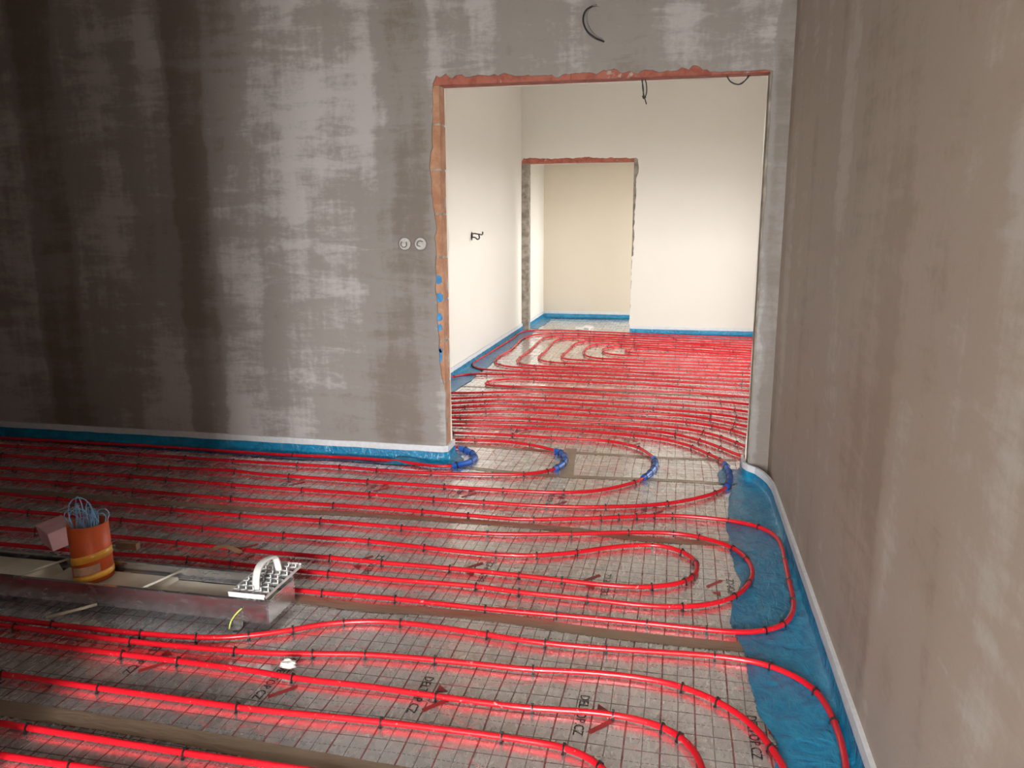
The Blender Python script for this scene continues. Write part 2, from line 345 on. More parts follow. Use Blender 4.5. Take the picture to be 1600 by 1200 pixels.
# unseen wall stub placed to shade the room's left; window wall behind the camera
struct(link('wall_shade_stub', boxes(((XL, 1.25, -.003), (-1.70, 1.40, ZC))), 'plaster_left'))
def windowed(name, axis, pos, thick, a0, a1, win, mat):
    w0, w1, z0, z1 = win; L = [((a0, z0*0-.003), (w0, ZC)), ((w1, -.003), (a1, ZC)), ((w0, -.003), (w1, z0)), ((w0, z1), (w1, ZC))]
    bm = bmesh.new()
    for (p0, q0), (p1, q1) in L:
        if axis == 'Y': box(bm, (p0, pos-thick, q0), (p1, pos, q1))
        else: box(bm, (pos, p0, q0), (pos+thick, p1, q1))
    return struct(link(name, bm, mat))
def winframe(name, axis, pos, win):
    w0, w1, z0, z1 = win; t = .05; m = (w0+w1)/2
    R_ = [(w0, z0, w1, z0+t), (w0, z1-t, w1, z1), (w0, z0+t, w0+t, z1-t), (w1-t, z0+t, w1, z1-t), (m-t/2, z0+t, m+t/2, z1-t)]
    bm = bmesh.new()
    for a, b, c_, d in R_:
        if axis == 'Y': box(bm, (a, pos-.16, b), (c_, pos-.12, d))
        else: box(bm, (pos+.12, a, b), (pos+.16, c_, d))
    return struct(link(name, bm, 'frame'))
windowed('wall_back', 'Y', YB, .2, XL, XW, WIN1, 'plaster_left'); winframe('window_1', 'Y', YB, WIN1)
# far room
struct(link('wall_far_left', boxes(((XFL-.15, YW2, -.003), (XFL, YK2, ZC))), 'white'))
windowed('wall_far_right', 'X', XR, .2, YW2, YK2, WIN2, 'white'); winframe('window_2', 'X', XR, WIN2)
wk = struct(link('wall_far_back', boxes(((XDR, YK+.014, -.003), (XR, YK2-.012, ZC)), ((XFL, YK+.014, ZL+.2), (XDR, YK2-.012, ZC))), 'jamb_grey'))
link('door_jamb', boxes(((XFL, YK+.004, -.003), (XDL, YK2-.004, ZL))), 'jamb_grey', wk)
link('lintel', boxes(((XFL+.001, YK+.010, ZL), (XDR, YK2-.010, ZL+.2))), 'lintel', wk)
RK = [(XDR-.01, -.003)]+jag((XDR-.01, .02), (XDR+.01, 1.0), 34, .012, 3.1, 1.5)+jag((XDR+.012, 1.02), (XDR+.034, 2.0), 34, .010, 6.6, 1.6)+[(XDR+.058, 2.06), (XDR+.062, 2.12), (XDR+.05, 2.2)]
TK = jag((XFL+.0, 2.262), (XDR+.05, 2.25), 60, .012, 7.7, 1.5)
skin(wk, 'white', YK, YK+.016, XFL, XFL, XDR+.05, XR, 2.225, None, TK, RK)
skin(wk, 'white', YK2-.014, YK2+.002, XFL, XFL, XDR-.006, X3, ZL-.006, None, [], [(XDR-.006, -.003), (XDR-.006, 1)])
# end room
struct(link('wall_end_left', boxes(((XFL-.15, YK2, -.003), (XFL+.03, YE, ZC))), 'white'))
struct(link('wall_end_back', boxes(((XFL-.15, YE, -.003), (X3+.2, YE+.15, ZC))), 'tan'))
windowed('wall_end_right', 'X', X3, .2, YK2, YE, FILL_WIN3, 'white'); winframe('fill_window_3', 'X', X3, FILL_WIN3)
# ------------------------------------------------------------------ foil on the floor
def fh(x, y):                            # height of the loose foil
    a = noise.noise(Vector((x*2.3, y*4.2, 1.7)))*.6+noise.noise(Vector((x*5.1+3, y*8.3, 4.2)))*.4
    return .0026+.0026*a
SHEETS = [(.75, 1.775, XL, XW), (1.775, 2.615, XL, XW), (2.615, 3.53, XL, XW), (3.53, 4.38, XL, XW), (4.38, 4.84, -1.40, .44), (4.84, 5.78, XFL, XR), (5.78, 6.73, XFL, XR), (6.73, 7.68, XFL, XR), (7.68, 8.63, XFL, XR), (8.63, 9.58, XFL, XR), (9.58, 10.6, XFL, XR), (10.6, YE, XFL, X3)]
sheets = []
for i, (y0, y1, x0, x1) in enumerate(SHEETS):
    st = .03 if y0 < 4.5 else .05
    off = Vector((.006+(0 if i in (0, 1, 2) else rng.uniform(0, .1)), y0+rng.uniform(0, .03), 0))
    nx = int((x1-x0)/st); ny = max(2, int((y1-y0)/st)); bm = bmesh.new(); Gv = []
    for a in range(nx+1):
        row = []
        for b in range(ny+1):
            x = x0+(x1-x0)*a/nx; y = y0+(y1-y0)*b/ny; row.append(bm.verts.new((x-off.x, y-off.y, fh(x, y))))
        Gv.append(row)
    for a in range(nx):
        for b in range(ny): bm.faces.new((Gv[a][b], Gv[a+1][b], Gv[a+1][b+1], Gv[a][b+1]))
    o = link('foil_sheet', bm, 'foil_crinkled' if i in (3, 4, 5, 6) else 'foil', floor, True); o.location = off; sheets.append(o)
# strip beside the opening on the near side
def tape(pts, w, parent=floor):
    P = resample(catmull([Vector((x, y, 0)) for x, y in pts], 8), .04); bm = bmesh.new(); prev = None
    fr = frames(P)
    for i, (p_, (t, s, u)) in enumerate(zip(P, fr)):
        s = Vector((t.y, -t.x, 0)); k = 1+.14*noise.noise(Vector((i*.21, w*100, p_.y)))
        row = []
        for q in (-1, -.33, .33, 1):
            v = p_+s*(w/2*k*q); row.append(bm.verts.new((v.x, v.y, fh(v.x, v.y)+.0012)))
        if prev:
            for a in range(3): bm.faces.new((prev[a], prev[a+1], row[a+1], row[a]))
        prev = row
    return link('tape_strip', bm, 'tape', parent, True)
def pxs(L): return [tuple(g(x, y).xy) for x, y in L]
def ext(L, x0): L = list(L); L.insert(0, (x0, L[0][1])); return L
tape(ext(pxs([(400, 797), (550, 804), (800, 821), (900, 830), (1012, 844), (1100, 849), (1180, 852)]), XL+.02), .062)
tape(ext(pxs([(462, 937), (575, 951), (675, 957), (800, 970), (900, 985), (1025, 1000), (1207, 1017)]), XL+.02), .066)
tape([(XL+.02, 1.80), (-1.9, 1.79), (-1.47, 1.785), (-1.1, 1.768), (-.7, 1.75), (.40, 1.74)], .07)
tape(pxs([(716, 695), (777, 700), (865, 706), (962, 712), (1050, 717), (1151, 720)]), .05)
tape(pxs([(718, 730), (752, 734), (820, 741), (897, 746), (1032, 751), (1132, 757)]), .052)
tape(pxs([(892, 702), (889, 720), (885, 746)]), .075)
tape([(XFL+.12, 6.72), (-1, 6.722), (-.5, 6.74), (0, 6.722), (1, 6.72), (XR-.1, 6.72)], .05)
# printed logos: wordmark with an arrow above it
def text_mesh(body, size):
    cu = bpy.data.curves.new('t', 'FONT'); cu.body = body; cu.size = size; cu.resolution_u = 2
    to = bpy.data.objects.new('t', cu); C.objects.link(to); bpy.context.view_layer.update()
    me = bpy.data.meshes.new_from_object(to.evaluated_get(bpy.context.evaluated_depsgraph_get()))
    bpy.data.objects.remove(to); bpy.data.curves.remove(cu); return me
T_ME = text_mesh('DELTOP.CZ', .042); tw = max(v.co.x for v in T_ME.vertices)
def logo(px, py, direc, sheet):
    c = g(px, py); dx = Vector((0, -1, 0)) if direc < 0 else Vector((0, 1, 0)); up = Vector((1, 0, 0)) if direc < 0 else Vector((-1, 0, 0))
    def put(o, P): return [( (q := c+dx*x+up*y).x-o.x, q.y-o.y, fh(q.x, q.y)+.0014) for x, y in P]
    off = sheets[sheet].location
    me = T_ME.copy()
    for v, q in zip(me.vertices, put(off, [((v.co.x-tw/2)*.9, v.co.y-.045) for v in T_ME.vertices])): v.co = q
    me.materials.clear(); me.materials.append(MAT['ink_black']); share('wordmark', me, sheets[sheet])
    for poly in ([(-.062, .012), (-.022, .012), (-.030, .050)], [(.0, .0), (.035, .0), (.035, .02), (-.005, .07), (-.005, .03)], [(.072, -.004), (.088, .006), (.018, .068), (.0, .060)]):
        if poly[0][0] == 0: continue
        bm = bmesh.new(); bm.faces.new([bm.verts.new(q) for q in put(off, poly)]); bmesh.ops.recalc_face_normals(bm, faces=bm.faces); link('printed_arrow', bm, 'ink_red', sheets[sheet])
for px, py in ((672, 1088), (925, 1120), (1196, 1154), (438, 1068), (240, 1030)): logo(px, py, -1, 1)
for px, py in ((573, 882), (748, 893), (935, 913), (1130, 922), (390, 862)): logo(px, py, 1, 2)
for px, py in ((462, 752), (592, 761), (727, 770), (868, 782), (1016, 797)): logo(px, py, -1, 3)
for px, py in ((985, 692), (815, 674)): logo(px, py, -1, 5)
# ------------------------------------------------------------------ edge strips: foam + blue film
def edge(label, path, film_w, z_top=.10, z_film=.062, group=None, thick=.014, lift=None, seed=0, close=False):
    # path: XY points along the wall foot, room on the LEFT of the travel direction
    root = empty('edge_insulation', (path[0][0], path[0][1], 0)); tag(root, label, 'insulation strip', group)
    P = resample([Vector((x, y, 0)) for x, y in path], .03)
    nr = []
    for i in range(len(P)):
        t = (P[min(i+1, len(P)-1)]-P[max(i-1, 0)]).normalized(); nr.append(Vector((-t.y, t.x, 0)))
    inv = Vector((path[0][0], path[0][1], 0))
    bm = bmesh.new(); prev = None
    for p_, n_ in zip(P, nr):
        zt = z_top+.003*noise.noise(p_*4)
        row = [bm.verts.new(v) for v in (p_+Vector((0, 0, .0))-inv, p_+Vector((0, 0, zt))-inv, p_+n_*thick+Vector((0, 0, zt))-inv, p_+n_*thick-inv)]
        if prev:
            for a in range(4): bm.faces.new((prev[a], prev[(a+1) % 4], row[(a+1) % 4], row[a]))
        else: bm.faces.new(row)
        prev = row
    bm.faces.new(prev[::-1]); bmesh.ops.recalc_face_normals(bm, faces=bm.faces)
    link('foam_strip', bm, 'foam', root)
    bm = bmesh.new(); prev = None; L = 0
    for i, (p_, n_) in enumerate(zip(P, nr)):
        if i: L += (P[i]-P[i-1]).length
        w = film_w(L, p_)
        prof = [(thick+.001, z_film+.003*noise.noise(p_*9)), (thick+.003+.004*abs(noise.noise(p_*11)), z_film*.62), (thick+.004+.006*abs(noise.noise(p_*7)), z_film*.3), (thick+.012, .011)]
        for k in range(1, 8):
            q = k/7; o_ = thick+.012+(max(w, .03)-thick-.012)*q
            v = p_+n_*o_; prof.append((o_, (.0072)+.0032*noise.noise(Vector((v.x*9, v.y*9, seed)))*(1-.6*q)+(lift(v) if lift else 0)))
        row = [bm.verts.new(p_+n_*a+Vector((0, 0, max(b, .0062)))-inv) for a, b in prof]
        if prev:
            for a in range(len(row)-1): bm.faces.new((prev[a], row[a], row[a+1], prev[a+1]))
        prev = row
    bmesh.ops.recalc_face_normals(bm, faces=bm.faces)
    link('blue_film', bm, 'film', root, True)
    return root
def interp(tab):
    def fn(v):
        if v <= tab[0][0]: return tab[0][1]
        for (a, b), (c_, d) in zip(tab, tab[1:]):
            if v <= c_: return b+(d-b)*(v-a)/(c_-a)
        return tab[-1][1]
    return fn
wl = interp([(-4.6, .10), (-3, .13), (-2.4, .15), (-1.9, .13), (-1.55, .135), (-1.40, .10)])
# travelling towards -X with the room on the left (south side)
def wfront(L, p_):
    if p_.y > YW+.005: return .06+.05*math.exp(-((p_.y-4.53)/.05)**2)
    return wl(p_.x)+.02*noise.noise(p_*3)
def lf(v): return .026*math.exp(-((v.x+1.60)/.10)**4)*math.exp(-((v.y-(YW-.075))/.045)**4)
edge('white foam strip with blue film under the grey wall left of the opening', [(XJ, YW2+.03), (XJ, YW), (XL+.01, YW)], wfront, lift=lf, seed=2)
wr = interp([(1.0, .20), (1.83, .245), (2.08, .215), (2.23, .25), (2.42, .26), (2.6, .275), (2.78, .30), (2.95, .275), (3.14, .24), (3.47, .27), (3.72, .26), (4.0, .24), (4.2, .22), (4.33, .19), (4.45, .12), (4.52, .08), (4.7, .06)])
edge('white foam strip with wide blue film along the foot of the brown right wall', [(XS-.012, YW2+.03), (XS-.014, YW+.02), (XS+.006, YW-.03), (XS+.045, YW-.075), (XW-.035, YW-.15), (XW-.014, YW-.24), (XW-.002, YW-.34), (XW, YW-.42), (XW, .8)][::-1], lambda L, p_: wr(p_.y)+.012*noise.noise(p_*6), seed=5)
edge('white foam strip with blue film under the white left wall of the far room', [(XFL, YK), (XFL, YW2+.02)], lambda L, p_: .20+.05*noise.noise(p_*2.5), seed=8)
edge('white foam strip with narrow blue film under the white back wall beside the doorway', [(XR-.05, YK), (XDR+.0, YK)], lambda L, p_: .07+.02*noise.noise(p_*3), seed=9)
edge('blue film and foam strip along the left wall of the room through the far doorway', [(XFL+.03, YE-.03), (XFL+.03, YK2+.02)], lambda L, p_: .17+.05*noise.noise(p_*3), seed=10)
edge('blue film and foam strip along the end wall of the room through the far doorway', [(X3-.05, YE), (XFL+.05, YE)], lambda L, p_: .13+.04*noise.noise(p_*3), seed=11)
# ------------------------------------------------------------------ pipes
PR = .0098; PZ = .0165
def clip_mesh(r, w=.0048):
    bm = bmesh.new(); ro = r+.0034; ri = r+.0002; N = 7; rows = []
    prof = [(-(ro), -PZ+.004)]
    for k in range(N+1):
        a = PI-PI*k/N; prof.append((ro*math.cos(a), ro*math.sin(a)))
    prof.append((ro, -PZ+.004))
    inn = [(-(ri), -PZ+.004)]+[(ri*math.cos(PI-PI*k/N), ri*math.sin(PI-PI*k/N)) for k in range(N+1)]+[(ri, -PZ+.004)]
    def ringat(x): return [bm.verts.new((x, a, b)) for a, b in prof], [bm.verts.new((x, a, b)) for a, b in inn]
    o0, i0 = ringat(-w/2); o1, i1 = ringat(w/2)
    for k in range(len(prof)-1):
        bm.faces.new((o0[k], o0[k+1], o1[k+1], o1[k])); bm.faces.new((i0[k], i1[k], i1[k+1], i0[k+1]))
        bm.faces.new((o0[k], i0[k], i0[k+1], o0[k+1])); bm.faces.new((o1[k], o1[k+1], i1[k+1], i1[k]))
    for s_ in (-1, 1): box(bm, (-w*.8, s_*ro-.0022, -PZ+.0035), (w*.8, s_*ro+.0022, -PZ+.008))     # barbed feet
    box(bm, (-w*.8, -.0025, ro-.0008), (w*.8, .0025, ro+.003))
    bmesh.ops.recalc_face_normals(bm, faces=bm.faces)
    me = bpy.data.meshes.new('clip'); bm.to_mesh(me); bm.free(); me.materials.append(MAT['clip']); return me
CLIP = clip_mesh(PR); CLIPB = clip_mesh(.0165, .006)
def place_clip(root, P, i, big=False):
    i = max(1, min(len(P)-2, i)); t = (P[i+1]-P[i-1]).normalized(); s = Vector((0, 0, 1)).cross(t)
    m = Matrix((t, s, Vector((0, 0, 1)))).transposed().to_4x4(); m.translation = P[i]-root.location
    share('clip', CLIPB if big else CLIP, root, m)
PNO = 0
def pipe(label, px, group=None, clips=None, sleeve=None, step=.03, it=3, left=None, right=None, spacing=.42, z=PZ):
    W_ = [g(x, y, z) for x, y in px]
    def extend(a, b, X):                 # from point a away from b out to X
        d = (a-b); d.z = 0
        k = (X-a.x)/d.x if abs(d.x) > 1e-3 else 0
        q = a+d*max(k, 0); q.y = a.y+max(-.35, min(.35, q.y-a.y)); return q
    if left is not None: W_.insert(0, extend(W_[0], W_[2], left))
    if right is not None: W_.append(extend(W_[-1], W_[-3], right))
    for v_ in W_:
        if v_.x > XS-.05 and v_.y > 4.5: v_.y = max(v_.y, YW2+.07+.1*max(0, PNO))
    P = smooth(resample(catmull(W_), step), it)
    root = empty('heating_pipe', (P[0].x, P[0].y, 0)); tag(root, label, 'pipe', group)
    inv = Vector((P[0].x, P[0].y, 0)); root.location = inv
    bm = tube(bmesh.new(), [p_-inv for p_ in P], PR, 10); link('tube', bm, 'pipe', root, True)
    def near(x, y):
        q = g(x, y, z); return min(range(len(P)), key=lambda i: (P[i]-q).length)
    s0 = s1 = -1
    if sleeve:
        s0, s1 = sorted((near(*sleeve[0]), near(*sleeve[1])))
        Q = resample(P[s0:s1+1], .0035); bm = tube(bmesh.new(), [q-inv for q in Q], lambda i: (.0172, .0166, .0155, .0166)[i % 4] , 12)
        link('sleeve', bm, 'sleeve', root, True)
        nS = 5
        for k in range(nS): place_clip(root, P, int(s0+(s1-s0)*(k+.6)/nS), True)
    used = []
    if clips:
        for x, y in clips: used.append(near(x, y))
    L = 0; nxt = rng.uniform(.1, spacing); 
    for i in range(2, len(P)-2):
        L += (P[i]-P[i-1]).length
        a = (P[i]-P[max(0, i-4)]); b = (P[min(len(P)-1, i+4)]-P[i]); bend = a.angle(b, 0)/max(a.length+b.length, .01)*2
        if L >= nxt:
            nxt = L+(spacing if bend < .9 else min(spacing, .16))*rng.uniform(.75, 1.25)
            if s0-3 <= i <= s1+3: continue
            if clips and min(abs(i-u_) for u_ in used)*step < spacing*.8: continue
            used.append(i)
    for i in used:
        if s0-1 <= i <= s1+1: continue
        place_clip(root, P, i)
    return root
XLE = XL+.12
pipe('red heating pipe on the blue film, its blue sleeve rounding the foam corner', [(0, 684), (250, 698), (400, 708), (462, 711.5), (525, 714), (575, 717), (625, 721), (667, 727), (690, 728.5), (710, 728), (726, 724), (739, 719), (743, 714), (740, 709), (727.5, 702.5), (717.5, 699.5), (706, 697), (690, 695)], left=XLE, sleeve=((709, 728), (718, 700)), clips=[(311, 702), (460, 711)], spacing=.6)
pipe('red heating pipe whose blue-sleeved bend touches the brown tape strip', [(0, 696), (150, 705), (217, 710), (287, 715), (362, 720), (400, 722), (467, 726), (532, 729.5), (587, 734), (675, 739), (770, 741), (821, 740.6), (856, 736), (864, 734), (876, 728), (882.5, 721), (882.5, 712.5), (877.5, 707.5), (870, 704), (861, 702), (830, 695), (796, 690.6), (752, 688), (714, 687)], left=XLE, right=XFL+.25, sleeve=((865, 733.5), (870, 704.5)), clips=[(217, 710), (287, 715), (362, 720), (467, 726), (532, 729), (587, 734), (675, 739), (770, 741), (821, 740.6), (856, 736), (742, 687.5), (830, 695), (861, 702)])
pipe('red heating pipe with blue-sleeved bend on bare foil midway between the two jambs', [(0, 711), (125, 720), (215, 727.5), (262, 731), (366, 735.5), (400, 742-2), (451, 744), (572, 752), (692, 760), (790, 766), (882, 769.5), (937, 766), (990, 754), (1004, 748), (1017, 737.5), (1024, 727.5), (1022, 716), (1012, 708), (997, 699), (955, 689.5), (904, 686), (862, 684), (800, 680), (747, 677.5), (705.6, 676)], left=XLE, right=XFL+.25, sleeve=((1005, 747.5), (1022, 716)), clips=[(215, 727), (262, 731), (366, 736), (451, 744), (572, 752), (692, 760), (790, 766), (882, 769.5), (990, 754), (997, 699), (955, 689.5), (904, 686), (865, 684), (800, 680)])
pipe('red heating pipe with blue-sleeved bend beside the right jamb and its blue film', [(0, 731), (150, 740.5), (207, 744.5), (260, 749), (365, 757.5), (400, 760.5), (470, 765), (582, 772.5), (681, 780), (760, 785), (850, 790.5), (945, 792), (1040, 787), (1092, 777.5), (1115, 771), (1133, 763), (1140, 751), (1139, 737), (1132, 724), (1126, 718), (1106, 709), (1080, 697.5), (1057, 690.6), (1029, 685), (984, 680), (936, 675.6), (895, 672.5), (850, 670), (774, 666), (706, 664.4)], left=XLE, right=XFL+.25, sleeve=((1135, 761), (1132, 724)), clips=[(207, 744), (260, 749), (365, 757.5), (470, 765), (582, 772.5), (681, 780), (760, 785), (850, 790.5), (945, 792), (1040, 787), (1115, 771), (1126, 718), (1106, 709), (1080, 697.5)])
pipe('outermost red pipe loop resting on the blue film by the right wall', [(0, 747.5), (125, 757.5), (207, 766), (359, 779), (400, 782), (521, 789), (664, 799.5), (731, 805), (800, 810.5), (830, 811.5), (940, 809), (995, 806.5), (1052, 805.5), (1142, 813.5), (1185, 823), (1208, 834), (1220, 850), (1226, 873), (1233, 908), (1240, 940), (1237, 962), (1223, 977), (1195, 985.5), (1150, 988), (1110, 984.5), (1015, 974.5), (875, 961.5), (800, 955), (762, 951.5), (621, 936), (499, 925.5), (454, 921), (0, 884)], left=XLE, right=XLE, clips=[(207, 766), (359, 779), (521, 789), (664, 799.5), (731, 805), (830, 811.5), (940, 809), (970, 807.5), (995, 806.5), (1024, 806), (1052, 805.5), (1142, 813.5), (1185, 823), (1226, 873), (1233, 908), (1240, 940), (1223, 977), (1195, 985.5), (1110, 984.5), (1015, 974.5), (875, 961.5), (762, 951.5), (621, 936), (499, 925.5)])
pipe('middle one of three nested red pipe loops in front of the opening', [(0, 771), (50, 776), (175, 787.5), (266, 796), (376, 805.5), (400, 807.5), (497, 813), (626, 824), (761, 833.5), (800, 834.5), (892, 834), (977, 832), (1050, 833), (1097, 840), (1147, 856.5), (1168, 875), (1176, 890), (1172.5, 907.5), (1150, 931), (1112, 943.5), (1062.5, 948), (1000, 945.5), (921, 936.5), (810, 925), (744, 916), (600, 904.5), (517, 896), (467, 892), (400, 885), (290, 873), (187, 866), (0, 850)], left=XLE, right=XLE, clips=[(266, 796), (376, 805.5), (497, 813), (626, 824), (761, 833.5), (892, 834), (977, 832), (1050, 833), (1097, 840), (1147, 856.5), (1168, 875), (1171, 909), (1150, 931), (1062.5, 948), (921, 936.5), (810, 925), (744, 916), (517, 896), (360, 881), (290, 873)])
pipe('innermost and smallest of three nested red pipe loops in front of the opening', [(0, 796), (190, 812.5), (320, 825), (400, 832.5), (446, 836), (582, 846), (659, 855), (770, 866), (800, 867.5), (834, 868), (900, 863), (950, 855.5), (1017.5, 851), (1050, 856), (1071, 864), (1086, 875), (1090, 887.5), (1083, 901), (1067.5, 910), (1012.5, 917), (950, 914.5), (882.5, 907), (811, 899), (704, 888), (597, 879), (514, 871), (400, 861), (359, 857), (281, 848.5), (180, 838.5), (0, 825)], left=XLE, right=XLE, clips=[(190, 812), (320, 825), (446, 836), (582, 846), (659, 855), (770, 866), (834, 868), (900, 863), (1017.5, 851), (1071, 864), (1088, 877), (1083, 901), (1067.5, 910), (1012.5, 917), (882.5, 907), (811, 899), (704, 888), (597, 879), (514, 871), (359, 857), (281, 848.5)])
pipe('red heating pipe with a hump right of the metal trough, running onto the right film', [(-260, 940), (0, 966), (112, 979), (222, 990), (311, 996), (357, 996), (400, 992), (457, 984), (500, 976), (542, 972), (580, 970.5), (627, 973), (687, 980), (765, 992), (800, 998), (857, 1005.5), (949, 1013.5), (1050, 1020), (1117, 1025), (1175, 1033), (1206, 1041), (1245, 1058), (1275, 1079), (1303, 1125), (1317, 1170), (1323, 1205), (1325, 1250)], left=XLE, clips=[(222, 990), (311, 996), (390, 993), (457, 984), (542, 972), (627, 973), (765, 992), (857, 1005), (949, 1013), (1117, 1025), (1206, 1041), (1275, 1079), (1303, 1125)])
pipe('red heating pipe second outward from the humped one, ending on foil near the right film', [(-260, 951), (0, 977), (75, 986), (205, 1002), (277, 1009.5), (371, 1017), (400, 1019.5), (485, 1021.5), (567, 1022.5), (675, 1030.5), (800, 1043.5), (827, 1046), (925, 1051), (1000, 1059), (1065, 1072.5), (1127, 1099), (1163, 1122), (1190, 1148), (1221, 1192), (1240, 1235), (1250, 1270)], left=XLE, clips=[(205, 1002), (371, 1017), (485, 1021), (567, 1022), (675, 1030), (827, 1046), (1065, 1072), (1127, 1099), (1208, 1170)])
pipe('red heating pipe passing over the printed wordmarks in the foreground', [(-260, 973), (0, 1000), (100, 1011), (190, 1022), (280, 1033), (400, 1049), (462, 1059.5), (575, 1072.5), (677, 1087), (800, 1103.5), (829, 1106.5), (900, 1111), (961, 1117), (1032, 1134), (1067, 1153), (1088, 1177), (1098, 1200), (1106, 1250)], left=XLE, clips=[(190, 1022), (280, 1033), (462, 1059), (677, 1087), (829, 1106), (961, 1117), (1032, 1134), (1067, 1153)])
pipe('red heating pipe bending toward the foreground between two wider foreground bends', [(0, 1053), (155, 1075), (365, 1104), (400, 1108.5), (595, 1128), (789, 1152), (800, 1154), (875, 1166), (910, 1178), (935, 1193), (955, 1215), (970, 1250)], left=XLE, clips=[(2, 1054), (155, 1075), (365, 1104), (595, 1128), (789, 1152), (875, 1166), (935, 1193)])
pipe('thick-looking red foreground pipe alongside the lowest brown tape seam', [(0, 1130), (50, 1138), (294, 1177), (400, 1192), (520, 1210), (650, 1240)], left=XLE, clips=[(50, 1138), (294, 1177)])
pipe('shortest visible red pipe in the foreground, past the lowest tape seam', [(0, 1180), (110, 1196), (250, 1218), (380, 1245)], left=-3.2, clips=[(110, 1196)])
GR = 'parallel pipes sweeping through the opening to the right jamb'; LB = 'red heating pipe sweeping across the far side of the opening behind the right jamb'
ORD = ['first', 'second', 'third', 'fourth', 'fifth', 'sixth', 'seventh']; PNO = -1; XA = XFL+.28; XE = XR-.35
for px in ([(705, 659), (725, 659), (827, 661), (850, 662.3), (917, 665.6), (979, 670), (1042, 676), (1094, 688), (1137, 704), (1159, 713)],
           [(705, 652.5), (811, 653.5), (850, 656), (876, 658), (956, 661), (1024, 665), (1080, 671), (1121, 681), (1152, 692), (1170, 700)],
           [(704, 645), (728, 644.5), (790, 643), (824, 644), (886, 647), (942, 650.5), (1020, 655), (1094, 662), (1112, 665), (1147, 673), (1171, 681)],
           [(703.5, 637.5), (751, 634.5), (774, 634), (816, 635.2), (866, 638), (955, 643.5), (1040, 647.5), (1085, 651), (1132, 659), (1171, 667)],
           [(703, 630.6), (745, 628), (776, 627), (829, 628.5), (890, 631), (934, 633.5), (1022, 639), (1063, 642), (1105, 645.5), (1157, 652.5), (1174, 656)],
           [(703, 623), (767, 620.6), (816, 620.6), (890, 624), (904, 625), (984, 629), (1050, 632.3), (1072, 634), (1135, 638.5), (1174, 644)],
           [(703, 614), (734, 614), (766, 613), (819, 612), (890, 614), (956, 617.5), (1050, 622), (1146, 629), (1175, 632.5)]):
    PNO += 1
    pipe('red pipe sweeping across the opening behind the right jamb, '+ORD[PNO]+' beyond the sleeved bends', px, GR, left=XA, right=.95, step=.04, it=6, spacing=.45)
PNO = 0
pipe('small narrow red pipe hairpin in the far room near its left wall film', [(1176, 611), (1091, 606.5), (1030, 602.3), (950, 598.5), (890, 595.6), (840, 593.3), (796, 592.3), (771, 594.5), (760, 597.5), (758, 600), (768, 602.3), (782, 603), (812, 604.3), (844, 604.7), (912, 608), (1011, 611), (1091, 614.5), (1176, 621)], left=XE, right=XE, step=.03, it=2, spacing=.5)
pipe('red heating pipe crossing the far room from behind the left jamb', [(690, 594), (703, 590), (721, 586), (734, 584.5), (750, 584), (767, 584.8), (811, 586), (859, 587.7), (952, 591.5), (1040, 596), (1105, 599.5), (1176, 603.5)], right=XE, step=.04, it=3, spacing=.5)
nest = [
 ('outermost red pipe of the nested far-room rings, lying on blue film along the left wall', [(1177, 597), (1134, 595), (1040, 590), (965, 586.5), (870, 582.5), (817, 580.6), (770, 578.3), (752, 576.5), (742, 573.8), (738, 570), (742, 565.5), (755, 557.5), (775, 545), (799, 530), (813, 520), (820, 517.3), (829, 516.3), (877, 516.3), (930, 518.3), (969, 520), (1044, 523.5), (1147, 526.8), (1182, 528)]),
 ('second ring from the outside of the nested red pipes in the far room', [(1177, 589.5), (1050, 585), (977, 581), (894, 577.8), (840, 575.8), (802, 573.5), (783, 570.5), (774, 566.5), (774, 562.5), (780, 557), (797, 547), (807, 538), (815, 530), (825, 525.3), (840, 522.7), (861, 521.3), (894, 521.2), (927, 522.3), (969, 524), (1010, 526.2), (1110, 530.5), (1181, 533)]),
 ('third ring from the outside of the nested red pipes in the far room', [(1177, 583.7), (1010, 578), (944, 576), (890, 574), (842, 572), (821, 570), (810, 567), (808, 563.5), (812, 559), (819, 553.5), (830, 545), (839, 536.3), (845, 531), (853, 527.5), (871, 525.3), (890, 524.7), (939, 526.4), (1010, 529.6), (1181, 536.8)]),
 ('fourth ring from the outside of the nested red pipes in the far room', [(1177, 578.8), (1077, 575), (1010, 572.7), (955, 570.3), (892, 568), (862, 566), (847, 563.3), (841, 560), (844, 555.5), (851, 549.5), (859, 540), (865, 534), (874, 530.3), (889, 528.8), (941, 529.8), (1010, 533), (1181, 540.6)]),
 ('fifth ring from the outside of the nested red pipes in the far room', [(1177, 573.3), (1095, 570.7), (1000, 567.5), (942, 565), (907, 562.7), (884, 561), (877, 558), (879, 554), (886, 548.5), (893, 541.5), (899, 536.8), (911, 534), (946, 533.3), (1010, 536.2), (1100, 539.5), (1181, 544.4)]),
 ('sixth ring from the outside of the nested red pipes in the far room', [(1177, 568), (1097, 566), (1037, 564), (987, 562.3), (954, 561), (931, 559.5), (918, 556.7), (912, 552.5), (913, 547), (920, 541.5), (931, 538.3), (960, 537.2), (1010, 539.8), (1079, 542.5), (1180, 548.2)]),
 ('second smallest of the nested red pipe rings in the far room', [(1177, 563), (1077, 559), (1010, 556.6), (985, 555.7), (956, 553.5), (944, 551), (941, 548), (946, 544.3), (959, 542), (985, 541.4), (1006, 542.5), (1057, 545.3), (1179, 552)]),
 ('smallest innermost ring of the nested red pipes in the far room', [(1178, 558.6), (1100, 555.5), (1032, 553), (1009, 552), (985, 551), (976, 548.8), (979, 547), (990, 545.8), (1025, 546.4), (1060, 548.5), (1100, 550.6), (1179, 555.3)])]
